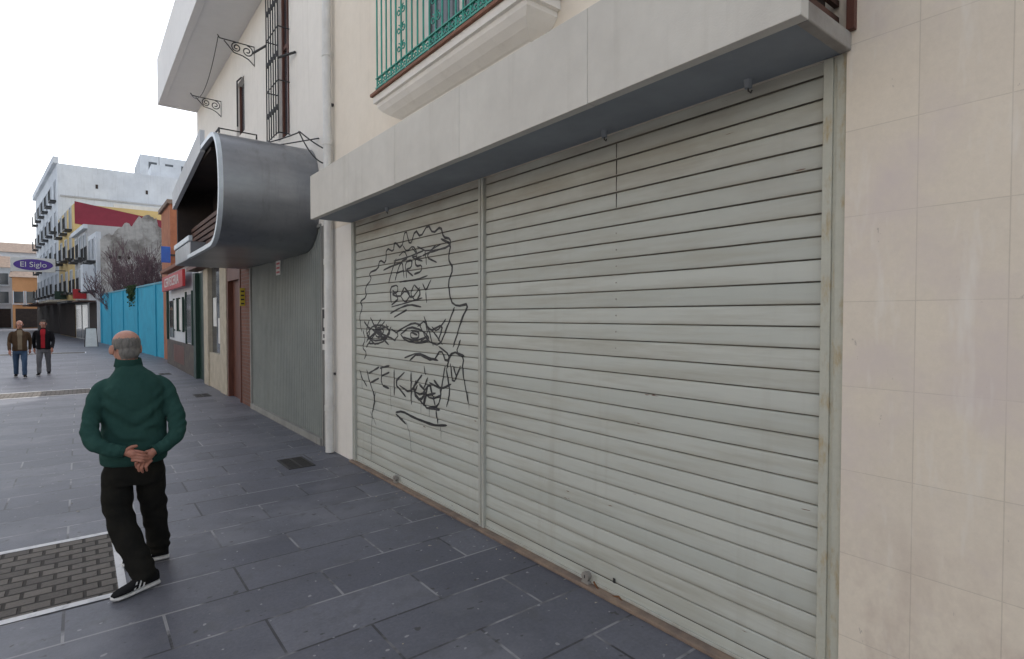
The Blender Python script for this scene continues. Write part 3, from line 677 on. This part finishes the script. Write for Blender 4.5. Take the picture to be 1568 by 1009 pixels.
def endb(name,x0,x1,y,z,mat,nw,zs,roof=True):
    e=empty(name,((x0+x1)/2,y,0)); box('body',x0,x1,y,y+10,0,z,mat,e)
    w=(x1-x0)/nw
    G=[];F=[]
    for i in range(nw):
        xc=x0+w*(i+.5)
        for zz in zs:
            G.append((xc-.5,xc+.5,y-.02,y-.005,zz,zz+1.6)); F+=[(xc-.62,xc-.5,y-.07,y-.003,zz-.1,zz+1.7),(xc+.5,xc+.62,y-.07,y-.003,zz-.1,zz+1.7),(xc-.7,xc+.7,y-.4,y-.003,zz-.22,zz-.102)]
    boxes('glass',G,m_glass,e); boxes('frames',F,m_fwhite,e)
    boxes('shopfront',[(x0+.3,x1-.3,y-.05,y-.003,.1,2.8)],m_dark,e)
    if roof:
        mesh('roof',[(x0-.3,y-.5,z),(x1+.3,y-.5,z),(x1+.3,y+5,z+2),(x0-.3,y+5,z+2),(x0-.3,y+10.5,z),(x1+.3,y+10.5,z)],[(0,1,2,3),(3,2,5,4),(0,3,4),(1,5,2),(0,4,5,1)],m_roof,e)
endb('white_house',-9.4,-7.4,106,8.6,m_fwhite,1,(3.6,6.2)); endb('orange_house',-7.38,-3.4,104,7.2,m_orange,3,(3.6,))
endb('white_house',-13.5,-9.42,104,9.5,m_fwhite,2,(3.6,6.4)); endb('tiled_roof_house',-14,-2,122,12.2,m_fwhite,5,(8.5,))
e=empty('white_townhouse_row',(-14,60,0)); box('body',-22,-9.6,48,98,0,9,m_fwhite,e)
wins('upper',(-9.6,98),(-9.6,48),[3+i*4 for i in range(12)],(3.8,6.4),1.1,1.6,e,balc=True)
e=empty('opposite_house_row',(-16,12,0)); box('body',-22,-11.5,-12,30,0,8.0,m_cream,e)
wins('upper',(-11.5,30),(-11.5,-12),[3+i*4 for i in range(10)],(3.8,),1.1,1.9,e,balc=True)
wins('ground',(-11.5,30),(-11.5,-12),[3+i*4 for i in range(10)],(.6,),1.4,2.0,e)
e=empty('oval_shop_sign',(-3,64,6.3))
boxes('panel',[(-4.55,-1.6,62.9,63.0,5.55,6.75)],m_paper,e,.03); boxes('arm',[(-1.6,line(63)+.05,62.93,62.97,5.7,5.76),(-1.6,line(63)+.05,62.93,62.97,6.5,6.56)],m_black,e)
vs=[(-3.07+1.3*math.cos(t*math.pi/16),62.88,6.15+.48*math.sin(t*math.pi/16)) for t in range(32)]; vs+=[(v[0],62.9,v[2]) for v in vs]
mesh('oval',vs,[tuple(range(32)),tuple(range(32,64))]+[(i,(i+1)%32,32+(i+1)%32,32+i) for i in range(32)],m_purple,e)
text('lettering','El Siglo',.62,(-3.07,62.87,6.15),(R(90),0,0),m_paper,e)
e=empty('a_frame_board',(.4,40,0))
mesh('boards',[(.2,39.7,.01),(.8,39.7,.01),(.75,39.95,1.05),(.25,39.95,1.05),(.2,40.2,.01),(.8,40.2,.01)],[(0,1,2,3),(4,5,2,3)],m_paper,e)
tubes('frame',[[(.2,39.7,.01),(.25,39.95,1.07),(.2,40.2,.01)],[(.8,39.7,.01),(.75,39.95,1.07),(.8,40.2,.01)],[(.25,39.95,1.07),(.75,39.95,1.07)]],.02,m_dark,e,2)

# ------------------------------------------------------------------ people
def cr(P,Rr,sub=5):
    P=[Vector(p) for p in P]; out=[];ro=[]
    n=len(P)
    for i in range(n-1):
        p0=P[max(i-1,0)];p1=P[i];p2=P[i+1];p3=P[min(i+2,n-1)]
        for k in range(sub):
            t=k/sub
            out.append(.5*((2*p1)+(p2-p0)*t+(2*p0-5*p1+4*p2-p3)*t*t+(3*p1-p0-3*p2+p3)*t**3)); ro.append(Rr[i]+(Rr[i+1]-Rr[i])*(t*t*(3-2*t)))
    out.append(P[-1]);ro.append(Rr[-1]); return out,ro
def limb(bm,P,Rr,seg=14,sub=5,flat=None):
    P,Rr=cr(P,Rr,sub); n=len(P)
    up=None; rings=[]
    a=P[0]-(P[1]-P[0]).normalized()*Rr[0]*.6; b=P[-1]+(P[-1]-P[-2]).normalized()*Rr[-1]*.6
    P=[a]+P+[b]; Rr=[Rr[0]*.55]+Rr+[Rr[-1]*.55]; n+=2
    for i in range(n):
        t=(P[min(i+1,n-1)]-P[max(i-1,0)]).normalized()
        if up is None: up=t.orthogonal().normalized()
        up=(up-t*up.dot(t)).normalized(); w=t.cross(up)
        ring=[]
        for k in range(seg):
            an=2*math.pi*k/seg; ring.append(bm.verts.new(P[i]+(up*math.cos(an)+w*math.sin(an))*Rr[i]))
        rings.append(ring)
    for r0,r1 in zip(rings[:-1],rings[1:]):
        for k in range(seg): bm.faces.new((r0[k],r0[(k+1)%seg],r1[(k+1)%seg],r1[k]))
    bm.faces.new(rings[0][::-1]); bm.faces.new(rings[-1])
def stack(bm,S,seg=28,e=2.3,sub=4):
    def ip(i,t): return [S[i][k]+(S[i+1][k]-S[i][k])*t for k in range(5)]
    T=[]
    for i in range(len(S)-1):
        for k in range(sub): T.append(ip(i,k/sub))
    T.append(S[-1]); rings=[]
    for z,cx,cy,a,b in T:
        ring=[]
        for k in range(seg):
            an=2*math.pi*k/seg; c=math.cos(an);s=math.sin(an)
            ring.append(bm.verts.new((cx+a*math.copysign(abs(c)**(2/e),c),cy+b*math.copysign(abs(s)**(2/e),s),z)))
        rings.append(ring)
    for r0,r1 in zip(rings[:-1],rings[1:]):
        for k in range(seg): bm.faces.new((r0[k],r0[(k+1)%seg],r1[(k+1)%seg],r1[k]))
    bm.faces.new(rings[0][::-1]); bm.faces.new(rings[-1])
def ell(bm,c,r,rot=None,seg=20):
    m=Matrix.Translation(c)@(rot or Matrix.Identity(4))@Matrix.Diagonal((r[0],r[1],r[2],1))
    bmesh.ops.create_uvsphere(bm,u_segments=seg,v_segments=seg//2+2,radius=1,matrix=m)
def fuse(name,bm,mat,parent,vox,smooth=4,disp=0,dscale=.08,xf=None,classify=None,mats=(),folds=None):
    me=bpy.data.meshes.new(name+'_src'); bmesh.ops.recalc_face_normals(bm,faces=bm.faces); bm.to_mesh(me); bm.free()
    tmp=bpy.data.objects.new(name+'_src',me); COL.objects.link(tmp)
    r=tmp.modifiers.new('r','REMESH'); r.mode='VOXEL'; r.voxel_size=vox; r.use_smooth_shade=True
    s=tmp.modifiers.new('s','SMOOTH'); s.factor=.5; s.iterations=smooth
    dg=bpy.context.evaluated_depsgraph_get(); dg.update()
    out=bpy.data.meshes.new_from_object(tmp.evaluated_get(dg)); out.name=name
    bpy.data.objects.remove(tmp)
    if disp:
        out.update()
        nr=[v.normal.copy() for v in out.vertices]
        for v,nn in zip(out.vertices,nr):
            p=v.co; q=p/dscale
            q=q+Vector((mnoise.noise(q*.5),mnoise.noise(q*.5+Vector((9,9,9))),mnoise.noise(q*.5+Vector((3,2,9)))))*1.0
            a=mnoise.noise(q); b=mnoise.noise(q*2.3+Vector((5,5,5)))
            h=disp*(a*.9+.25*b)
            if folds:
                for (fc,fr,fd,ff,fa) in folds:
                    w=math.exp(-((p-Vector(fc)).length/fr)**2)
                    if w>.03: h+=fa*w*math.sin(p.dot(Vector(fd).normalized())*ff+2.2*a)
            v.co=p+nn*h
    if classify:
        for m in (mat,)+tuple(mats): out.materials.append(m)
        for pl in out.polygons: pl.material_index=classify(pl.center)
    else: out.materials.append(mat)
    for p in out.polygons: p.use_smooth=True
    if xf is not None: out.transform(xf)
    return link(bpy.data.objects.new(name,out),parent)

def skinmat(name,c1,c2):
    m,nt,b=newmat(name); v=posmap(nt)
    nt.links.new(mix(nt,ramp(nt,noise(nt,v,22,5),.35,.7),c1,c2),b.inputs['Base Color']); b.inputs['Roughness'].default_value=.5
    bump(nt,b,noise(nt,v,220,3),.15,.001); return m
m_skin=skinmat('skin',(.46,.24,.17),(.40,.18,.13)); m_hand=skinmat('hand_skin',(.42,.19,.13),(.33,.13,.09))
m_hair=M('grey_hair',(.22,.21,.195),(.12,.115,.11),60,.9,300,.8,stretch=(1,1,.3)); m_hairb=M('dark_hair',(.04,.03,.025),(.06,.05,.04),60,.9)
m_eye=M('eye_white',(.7,.7,.7),(.6,.6,.6),10,.2)
def cloth(name,c,c2=None,bs=160): return M(name,c,c2 or mul(c,.8),7,.95,bs,.25,spec=.1)
m_jgreen=cloth('green_jacket',(.030,.078,.068),(.023,.063,.055)); m_trous=cloth('black_trousers',(.013,.013,.012),(.019,.018,.015))
m_collar=cloth('jacket_rib',(.021,.060,.052)); m_shoe=cloth('shoe_black',(.015,.015,.017)); m_sole=M('shoe_sole',(.70,.70,.70),(.5,.5,.5),20,.7)
m_jbrown=cloth('brown_jacket',(.085,.055,.035)); m_jeans=cloth('blue_jeans',(.06,.10,.17)); m_jblack=cloth('black_jacket',(.015,.015,.018)); m_redsh=cloth('red_shirt',(.42,.03,.04)); m_greyt=cloth('grey_trousers',(.17,.17,.18)); m_tan=cloth('tan_shirt',(.25,.20,.14))

def head(parent,xf,turn,hair,bald,hz=1.535,hx=0,hy=0.0,nod=0):
    bm=bmesh.new()
    ell(bm,(0,-.012,.028),(.077,.097,.083)); ell(bm,(0,.022,-.03),(.060,.068,.078)); ell(bm,(0,.05,-.078),(.036,.034,.028))
    ell(bm,(0,-.040,-.030),(.062,.060,.060))
    ell(bm,(0,.062,.012),(.056,.03,.018)); ell(bm,(0,.102,-.022),(.014,.020,.026),Matrix.Rotation(R(-18),4,'X')); ell(bm,(0,.108,-.034),(.018,.013,.011))
    ell(bm,(0,.082,-.060),(.026,.012,.006)); ell(bm,(0,.080,-.070),(.023,.012,.007))
    for s in (-1,1):
        ell(bm,(s*.04,.062,-.028),(.022,.025,.02))
        rm=Matrix.Rotation(R(-28*s),4,'Z')@Matrix.Rotation(R(8),4,'X')
        ell(bm,(s*.084,-.006,-.012),(.008,.020,.032),rm); ell(bm,(s*.079,-.002,-.03),(.008,.012,.014),rm)
    limb(bm,[(0,-.022,-.15),(0,-.020,-.09),(0,-.018,-.03)],[.052,.055,.062])
    T=xf@Matrix.Translation((hx,hy,hz))@Matrix.Rotation(R(turn),4,'Z')@Matrix.Rotation(R(nod),4,'X')
    def cls(c):
        n=.010*mnoise.noise(c*55)+.006*mnoise.noise(c*140)
        if bald:
            hairy=(c.z<.056+n) and (c.z>-.078+n*.6) and c.y<.02+n and not(abs(c.x)>.0785)
            if c.y>-.045 and (c.z<-.015+n): hairy=False
        else:
            lim=.045 if c.y>.03 else (-.02 if c.y>-.02 else -.06)
            hairy=(c.z>lim+n) and not(abs(c.x)>.081 and c.z<.03) and (c.y<.085)
        return 1 if hairy else 0
    fuse('head',bm,m_skin,parent,.0036,3,xf=T,classify=cls,mats=(hair,))
    for nm,zo,rr,mm in (('eyes',.080,.011,m_eye),('pupils',.0885,.0055,m_ink)):
        bm=bmesh.new()
        for s in (-1,1): ell(bm,T@Vector((s*.031,zo,-.002)),(rr,rr,rr))
        me=bpy.data.meshes.new(nm); bm.to_mesh(me); bm.free(); me.materials.append(mm); link(bpy.data.objects.new(nm,me),parent)

def shoe(parent,xf,heel,toe,up=m_shoe,z0=.0):
    heel=Vector(heel);toe=Vector(toe);d=(toe-heel);d.z=0;d.normalize();w=Vector((d.y,-d.x,0)); L=.285
    def sec(tab,mat,name):
        bm=bmesh.new(); rings=[];seg=16
        for s,hw,zb,zt,off in tab:
            ring=[]
            for k in range(seg):
                an=2*math.pi*k/seg; c=math.cos(an);sn=math.sin(an)
                p=heel+d*(s*L-.03)+w*(off+hw*math.copysign(abs(c)**.75,c)); p.z=z0+(zb+zt)/2+(zt-zb)/2*math.copysign(abs(sn)**.8,sn)
                ring.append(bm.verts.new(p))
            rings.append(ring)
        for r0,r1 in zip(rings[:-1],rings[1:]):
            for k in range(seg): bm.faces.new((r0[k],r0[(k+1)%seg],r1[(k+1)%seg],r1[k]))
        bm.faces.new(rings[0][::-1]); bm.faces.new(rings[-1]); bmesh.ops.recalc_face_normals(bm,faces=bm.faces)
        me=bpy.data.meshes.new(name); bm.to_mesh(me); bm.free(); me.transform(xf); me.materials.append(mat)
        for p in me.polygons: p.use_smooth=True
        link(bpy.data.objects.new(name,me),parent)
    sec([(0,.018,.004,.026,0),(.03,.034,.001,.032,0),(.2,.037,.001,.030,0),(.45,.037,.001,.028,0),(.72,.046,.001,.027,0),(.9,.040,.002,.027,0),(.98,.024,.006,.026,0),(1,.01,.012,.024,0)],m_sole,'shoe_sole')
    sec([(.01,.016,.028,.07,0),(.04,.029,.026,.098,0),(.18,.034,.026,.105,0),(.32,.036,.026,.105,0),(.45,.036,.026,.088,0),(.62,.041,.025,.068,0),(.78,.043,.025,.056,0),(.9,.036,.024,.046,0),(.97,.02,.022,.036,0)],up,'shoe_upper')
    bm=bmesh.new()
    for sgn in (-1,1):
        for k in range(3):
            s=.40+k*.09
            a=[heel+d*(s*L-.03)+w*sgn*.0385,heel+d*((s+.035)*L-.03)+w*sgn*.0385,heel+d*((s-.03)*L-.03)+w*sgn*.032,heel+d*((s-.065)*L-.03)+w*sgn*.032]
            for q,z in zip(a,(.034,.034,.078,.078)): q.z=z0+z
            q=[bm.verts.new(v+w*sgn*.0025) for v in a]; bm.faces.new((q[0],q[1],q[2],q[3]))
    me=bpy.data.meshes.new('shoe_stripes'); bm.to_mesh(me); bm.free(); me.transform(xf); me.materials.append(m_sole); link(bpy.data.objects.new('shoe_stripes',me),parent)

def relaxed_hand(parent,xf,wr,side,name):
    wr=Vector(wr); bm=bmesh.new()
    limb(bm,[wr+Vector((0,0,.03)),wr,wr+Vector((0,.005,-.05)),wr+Vector((0,.008,-.085))],[.026,.025,.034,.030])
    for k,(dy,l) in enumerate(((-.030,.060),(-.010,.072),(.012,.078),(.032,.070))):
        b=wr+Vector((0,dy+.005,-.085)); limb(bm,[b+Vector((0,0,.02)),b,b+Vector((-side*.008,0,-l*.5)),b+Vector((-side*.026,.004,-l*.9))],[.010,.0098,.009,.0075],8,3)
    limb(bm,[wr+Vector((0,.022,-.02)),wr+Vector((-side*.01,.045,-.05)),wr+Vector((-side*.014,.050,-.085))],[.013,.0115,.009],8,3)
    fuse(name,bm,m_hand,parent,.0035,2,xf=xf)

# ---- main man (seen from behind, hands clasped behind his back)
man=empty('elderly_man',(.27,4.4,0)); XF=Matrix.Translation((.27,4.40,0))
bm=bmesh.new()
stack(bm,[(.795,0,-.01,.170,.134),(.812,0,-.01,.184,.145),(.86,0,-.012,.191,.152),(.95,0,-.005,.182,.148),(1.05,0,0,.178,.143),(1.15,0,-.008,.182,.137),(1.24,0,-.020,.186,.126),(1.295,0,-.026,.177,.114),(1.335,0,-.028,.152,.104),(1.37,-.006,-.026,.118,.094),(1.40,-.012,-.022,.090,.086),(1.44,-.02,-.014,.070,.076),(1.466,-.024,-.010,.066,.071)])
limb(bm,[(-.12,-.015,1.315),(-.172,-.02,1.270),(-.208,-.05,1.17),(-.234,-.098,1.045)],[.052,.059,.055,.051])
limb(bm,[(-.234,-.098,1.045),(-.214,-.150,.980),(-.155,-.195,.935),(-.072,-.226,.912)],[.051,.050,.044,.038])
limb(bm,[(.12,-.015,1.315),(.172,-.02,1.270),(.210,-.05,1.17),(.238,-.098,1.045)],[.052,.059,.055,.051])
limb(bm,[(.238,-.098,1.045),(.220,-.150,.972),(.165,-.195,.922),(.102,-.226,.896)],[.051,.050,.044,.038])
FO=[]
for s in (-1,1):
    FO+=[((s*.225,-.11,1.05),.075,(s*.5,-.5,-.5),150,.0045),((s*.15,-.08,1.2),.08,(s*1,0,-1),100,.005),((s*.14,-.2,.94),.05,(-s*1,-.4,-.2),170,.0035)]
FO+=[((0,-.14,.85),.12,(.15,0,1),85,.005),((-.09,-.13,1.08),.11,(.6,0,1),62,.0065),((.09,-.13,1.08),.11,(-.6,0,1),62,.0065),((0,-.13,1.25),.1,(1,0,.3),55,.004)]
fuse('jacket',bm,m_jgreen,man,.0065,3,disp=.012,dscale=.12,xf=XF,folds=FO)
bm=bmesh.new()
stack(bm,[(.838,0,-.01,.155,.11),(.79,0,-.01,.168,.128),(.72,0,-.012,.172,.130),(.66,0,-.01,.155,.118)])
limb(bm,[(-.083,-.01,.74),(-.095,-.015,.62),(-.086,-.03,.46),(-.026,-.10,.26),(.045,-.175,.080)],[.090,.089,.083,.077,.068])
limb(bm,[(.083,0,.74),(.094,.04,.62),(.112,.11,.46),(.135,.19,.27),(.152,.25,.085)],[.090,.087,.080,.071,.064])
FT=[((-.08,-.03,.46),.12,(.3,.2,1),65,.006),((.03,-.16,.14),.10,(.2,0,1),85,.007),((.112,.11,.46),.12,(-.3,.2,1),65,.006),((.15,.24,.14),.1,(.2,0,1),85,.007),((0,-.1,.70),.14,(.8,0,1),60,.005)]
fuse('trousers',bm,m_trous,man,.0075,3,disp=.014,dscale=.13,xf=XF,folds=FT)
def ringband(name,c,a,b,h,mat,parent,ax=None,t=.006,flare=0):
    bm=bmesh.new(); seg=40; rings=[]
    for dz,ex in ((-h/2,0),(-h/2,t+flare),(h/2,t),(h/2,-.002)):
        ring=[]
        for k in range(seg):
            an=2*math.pi*k/seg; p=Vector(((a+ex)*math.cos(an),(b+ex)*math.sin(an),dz))
            if ax is not None: p=ax@p
            ring.append(bm.verts.new(Vector(c)+p))
        rings.append(ring)
    for i in range(4):
        r0=rings[i];r1=rings[(i+1)%4]
        for k in range(seg): bm.faces.new((r0[k],r0[(k+1)%seg],r1[(k+1)%seg],r1[k]))
    bmesh.ops.recalc_face_normals(bm,faces=bm.faces)
    me=bpy.data.meshes.new(name); bm.to_mesh(me); bm.free(); me.transform(XF); me.materials.append(mat)
    for p in me.polygons: p.use_smooth=True
    o=link(bpy.data.objects.new(name,me),parent); md=o.modifiers.new('bv','BEVEL'); md.width=.003; md.segments=2
ringband('collar',(-.024,-.008,1.450),.064,.070,.052,m_collar,man,ax=Matrix.Rotation(R(5),3,'X'),t=.006,flare=.010)
def cuff(c,d):
    q=Vector(d).normalized().to_track_quat('Z','Y').to_matrix(); ringband('cuff',c,.031,.031,.028,m_collar,man,ax=q)
cuff((-.070,-.226,.912),(.09,-.028,-.025)); cuff((.100,-.226,.896),(-.07,-.028,-.03))
head(man,XF,18,m_hair,True,hz=1.545,hx=-.035,hy=.012,nod=-5)
bm=bmesh.new()
wr=Vector((.086,-.236,.890))
limb(bm,[wr+Vector((.03,0,.012)),wr,wr+Vector((-.030,-.006,-.022)),wr+Vector((-.055,-.010,-.040))],[.022,.024,.030,.027])
limb(bm,[wr+Vector((-.015,-.002,-.022)),wr+Vector((-.034,-.008,-.042)),wr+Vector((-.040,-.010,-.054))],[.018,.021,.018],10)
for k,(bx,bz,l) in enumerate(((-.076,-.028,.060),(-.062,-.046,.068),(-.044,-.058,.066),(-.026,-.064,.052))):
    b=wr+Vector((bx,-.014,bz)); limb(bm,[b+Vector((.014,0,.012)),b,b+Vector((-l*.30,-.012,-l*.42)),b+Vector((-l*.22,-.002,-l*.92))],[.0100,.0098,.0088,.0074],8,3)
limb(bm,[wr+Vector((-.012,-.004,.008)),wr+Vector((-.036,-.012,.006)),wr+Vector((-.058,-.010,-.004))],[.013,.0115,.009],8,3)
fuse('right_hand',bm,m_hand,man,.003,1,xf=XF)
bm=bmesh.new()
wl=Vector((-.054,-.238,.906))
limb(bm,[wl+Vector((-.03,.002,.006)),wl,wl+Vector((.026,-.016,-.006)),wl+Vector((.044,-.028,-.010))],[.022,.023,.027,.025])
for k,(dz,l) in enumerate(((.018,.060),(-.001,.070),(-.020,.068),(-.038,.054))):
    b=wl+Vector((.050,-.040,-.010+dz)); limb(bm,[b+Vector((-.024,.008,.002)),b,b+Vector((l*.5,-.008,-l*.10-.004)),b+Vector((l*.88,.014,-l*.22-.006))],[.0098,.0098,.0088,.0074],8,3)
limb(bm,[wl+Vector((.000,-.010,.014)),wl+Vector((.022,-.020,.032)),wl+Vector((.052,-.016,.036))],[.014,.012,.0095],8,3)
fuse('left_hand',bm,m_hand,man,.003,1,xf=XF)
shoe(man,XF,(.085,-.165,0),(-.13,-.265,0),z0=.009); shoe(man,XF,(.185,.255,0),(-.04,.28,0),z0=.009)

# ---- walking pedestrians
def walker(name,loc,rot,sc,mj,mt,front,hair,ph,bald=False):
    e=empty(name,loc); xf=Matrix.Translation(loc)@Matrix.Rotation(R(rot),4,'Z')@Matrix.Scale(sc,4)
    bm=bmesh.new()
    stack(bm,[(.80,0,0,.18,.125),(.86,0,0,.18,.13),(.95,0,.005,.17,.13),(1.05,0,.005,.17,.126),(1.16,0,0,.18,.122),(1.27,0,0,.185,.115),(1.34,0,-.005,.165,.10),(1.385,0,-.005,.115,.085),(1.42,0,0,.075,.07),(1.47,0,0,.062,.062)])
    for s in (-1,1):
        f=.10*ph*s
        limb(bm,[(s*.14,0,1.34),(s*.19,0,1.30),(s*.225,-.02+f*.3,1.17),(s*.238,-.035+f*.6,1.04),(s*.234,.03+f*1.4,.93),(s*.228,.07+f*1.8,.84)],[.055,.060,.054,.048,.044,.040])
    def cls(c): return 1 if (c.y>.06 and abs(c.x)<.05+.02*(c.z-1) and .84<c.z<1.44) else 0
    fuse('jacket',bm,mj,e,.011,3,disp=.008,dscale=.12,xf=xf,classify=cls,mats=(front,))
    bm=bmesh.new(); stack(bm,[(.84,0,0,.155,.11),(.78,0,0,.16,.115),(.70,0,0,.15,.11)])
    for s in (-1,1):
        f=-.17*ph*s
        limb(bm,[(s*.085,0,.78),(s*.09,f*.35,.62),(s*.095,f*.75+.02,.45),(s*.095,f*1.0,.25),(s*.095,f*1.25-.01,.09)],[.090,.082,.068,.06,.056])
        shoe(e,xf,(s*.095,f*1.25-.045,0),(s*.11,f*1.25+.2,0))
        relaxed_hand(e,xf,(s*.228,.07+.10*ph*s*1.8+.012,.815),s,'hand')
    fuse('trousers',bm,mt,e,.011,3,disp=.008,dscale=.13,xf=xf)
    head(e,xf,6*ph,hair,bald,hz=1.60)
walker('pedestrian_brown_jacket',(-1.36,21.1,.006),184,.945,m_jbrown,m_jeans,m_tan,m_hair,1,True)
walker('pedestrian_black_jacket',(-.86,21.5,.006),176,.955,m_jblack,m_greyt,m_redsh,m_hairb,-1)

# ------------------------------------------------------------------ light
w=bpy.data.worlds.new('World'); scene.world=w; w.use_nodes=True; nt=w.node_tree; nt.nodes.clear()
sk=nt.nodes.new('ShaderNodeTexSky'); sk.sky_type='NISHITA'; sk.sun_disc=False
AZ,EL=50,40
sk.sun_elevation=R(EL); sk.sun_rotation=R(AZ); sk.dust_density=3; sk.air_density=1.0; sk.ozone_density=1
hs=nt.nodes.new('ShaderNodeHueSaturation'); hs.inputs['Saturation'].default_value=.36; hs.inputs['Value'].default_value=2.25
bg=nt.nodes.new('ShaderNodeBackground'); bg.inputs[1].default_value=.15
wo=nt.nodes.new('ShaderNodeOutputWorld')
nt.links.new(sk.outputs[0],hs.inputs['Color']); nt.links.new(hs.outputs[0],bg.inputs[0]); nt.links.new(bg.outputs[0],wo.inputs[0])
S=Vector((math.sin(R(AZ))*math.cos(R(EL)),math.cos(R(AZ))*math.cos(R(EL)),math.sin(R(EL))))
sl=bpy.data.lights.new('sun','SUN'); sl.energy=3.2; sl.angle=R(.5); sl.color=(1,.95,.87)
so=bpy.data.objects.new('sun',sl); so.rotation_euler=S.to_track_quat('Z','Y').to_euler(); so.location=(20,20,30); COL.objects.link(so)

# ------------------------------------------------------------------ camera
cam=bpy.data.cameras.new('camera'); cam.sensor_width=36; cam.lens=850/1568*36; cam.clip_end=1500; cam.clip_start=.05
co=bpy.data.objects.new('camera',cam); co.location=(0,0,1.75); co.rotation_euler=(R(90-1.38),0,R(-37.9)); COL.objects.link(co)
scene.camera=co
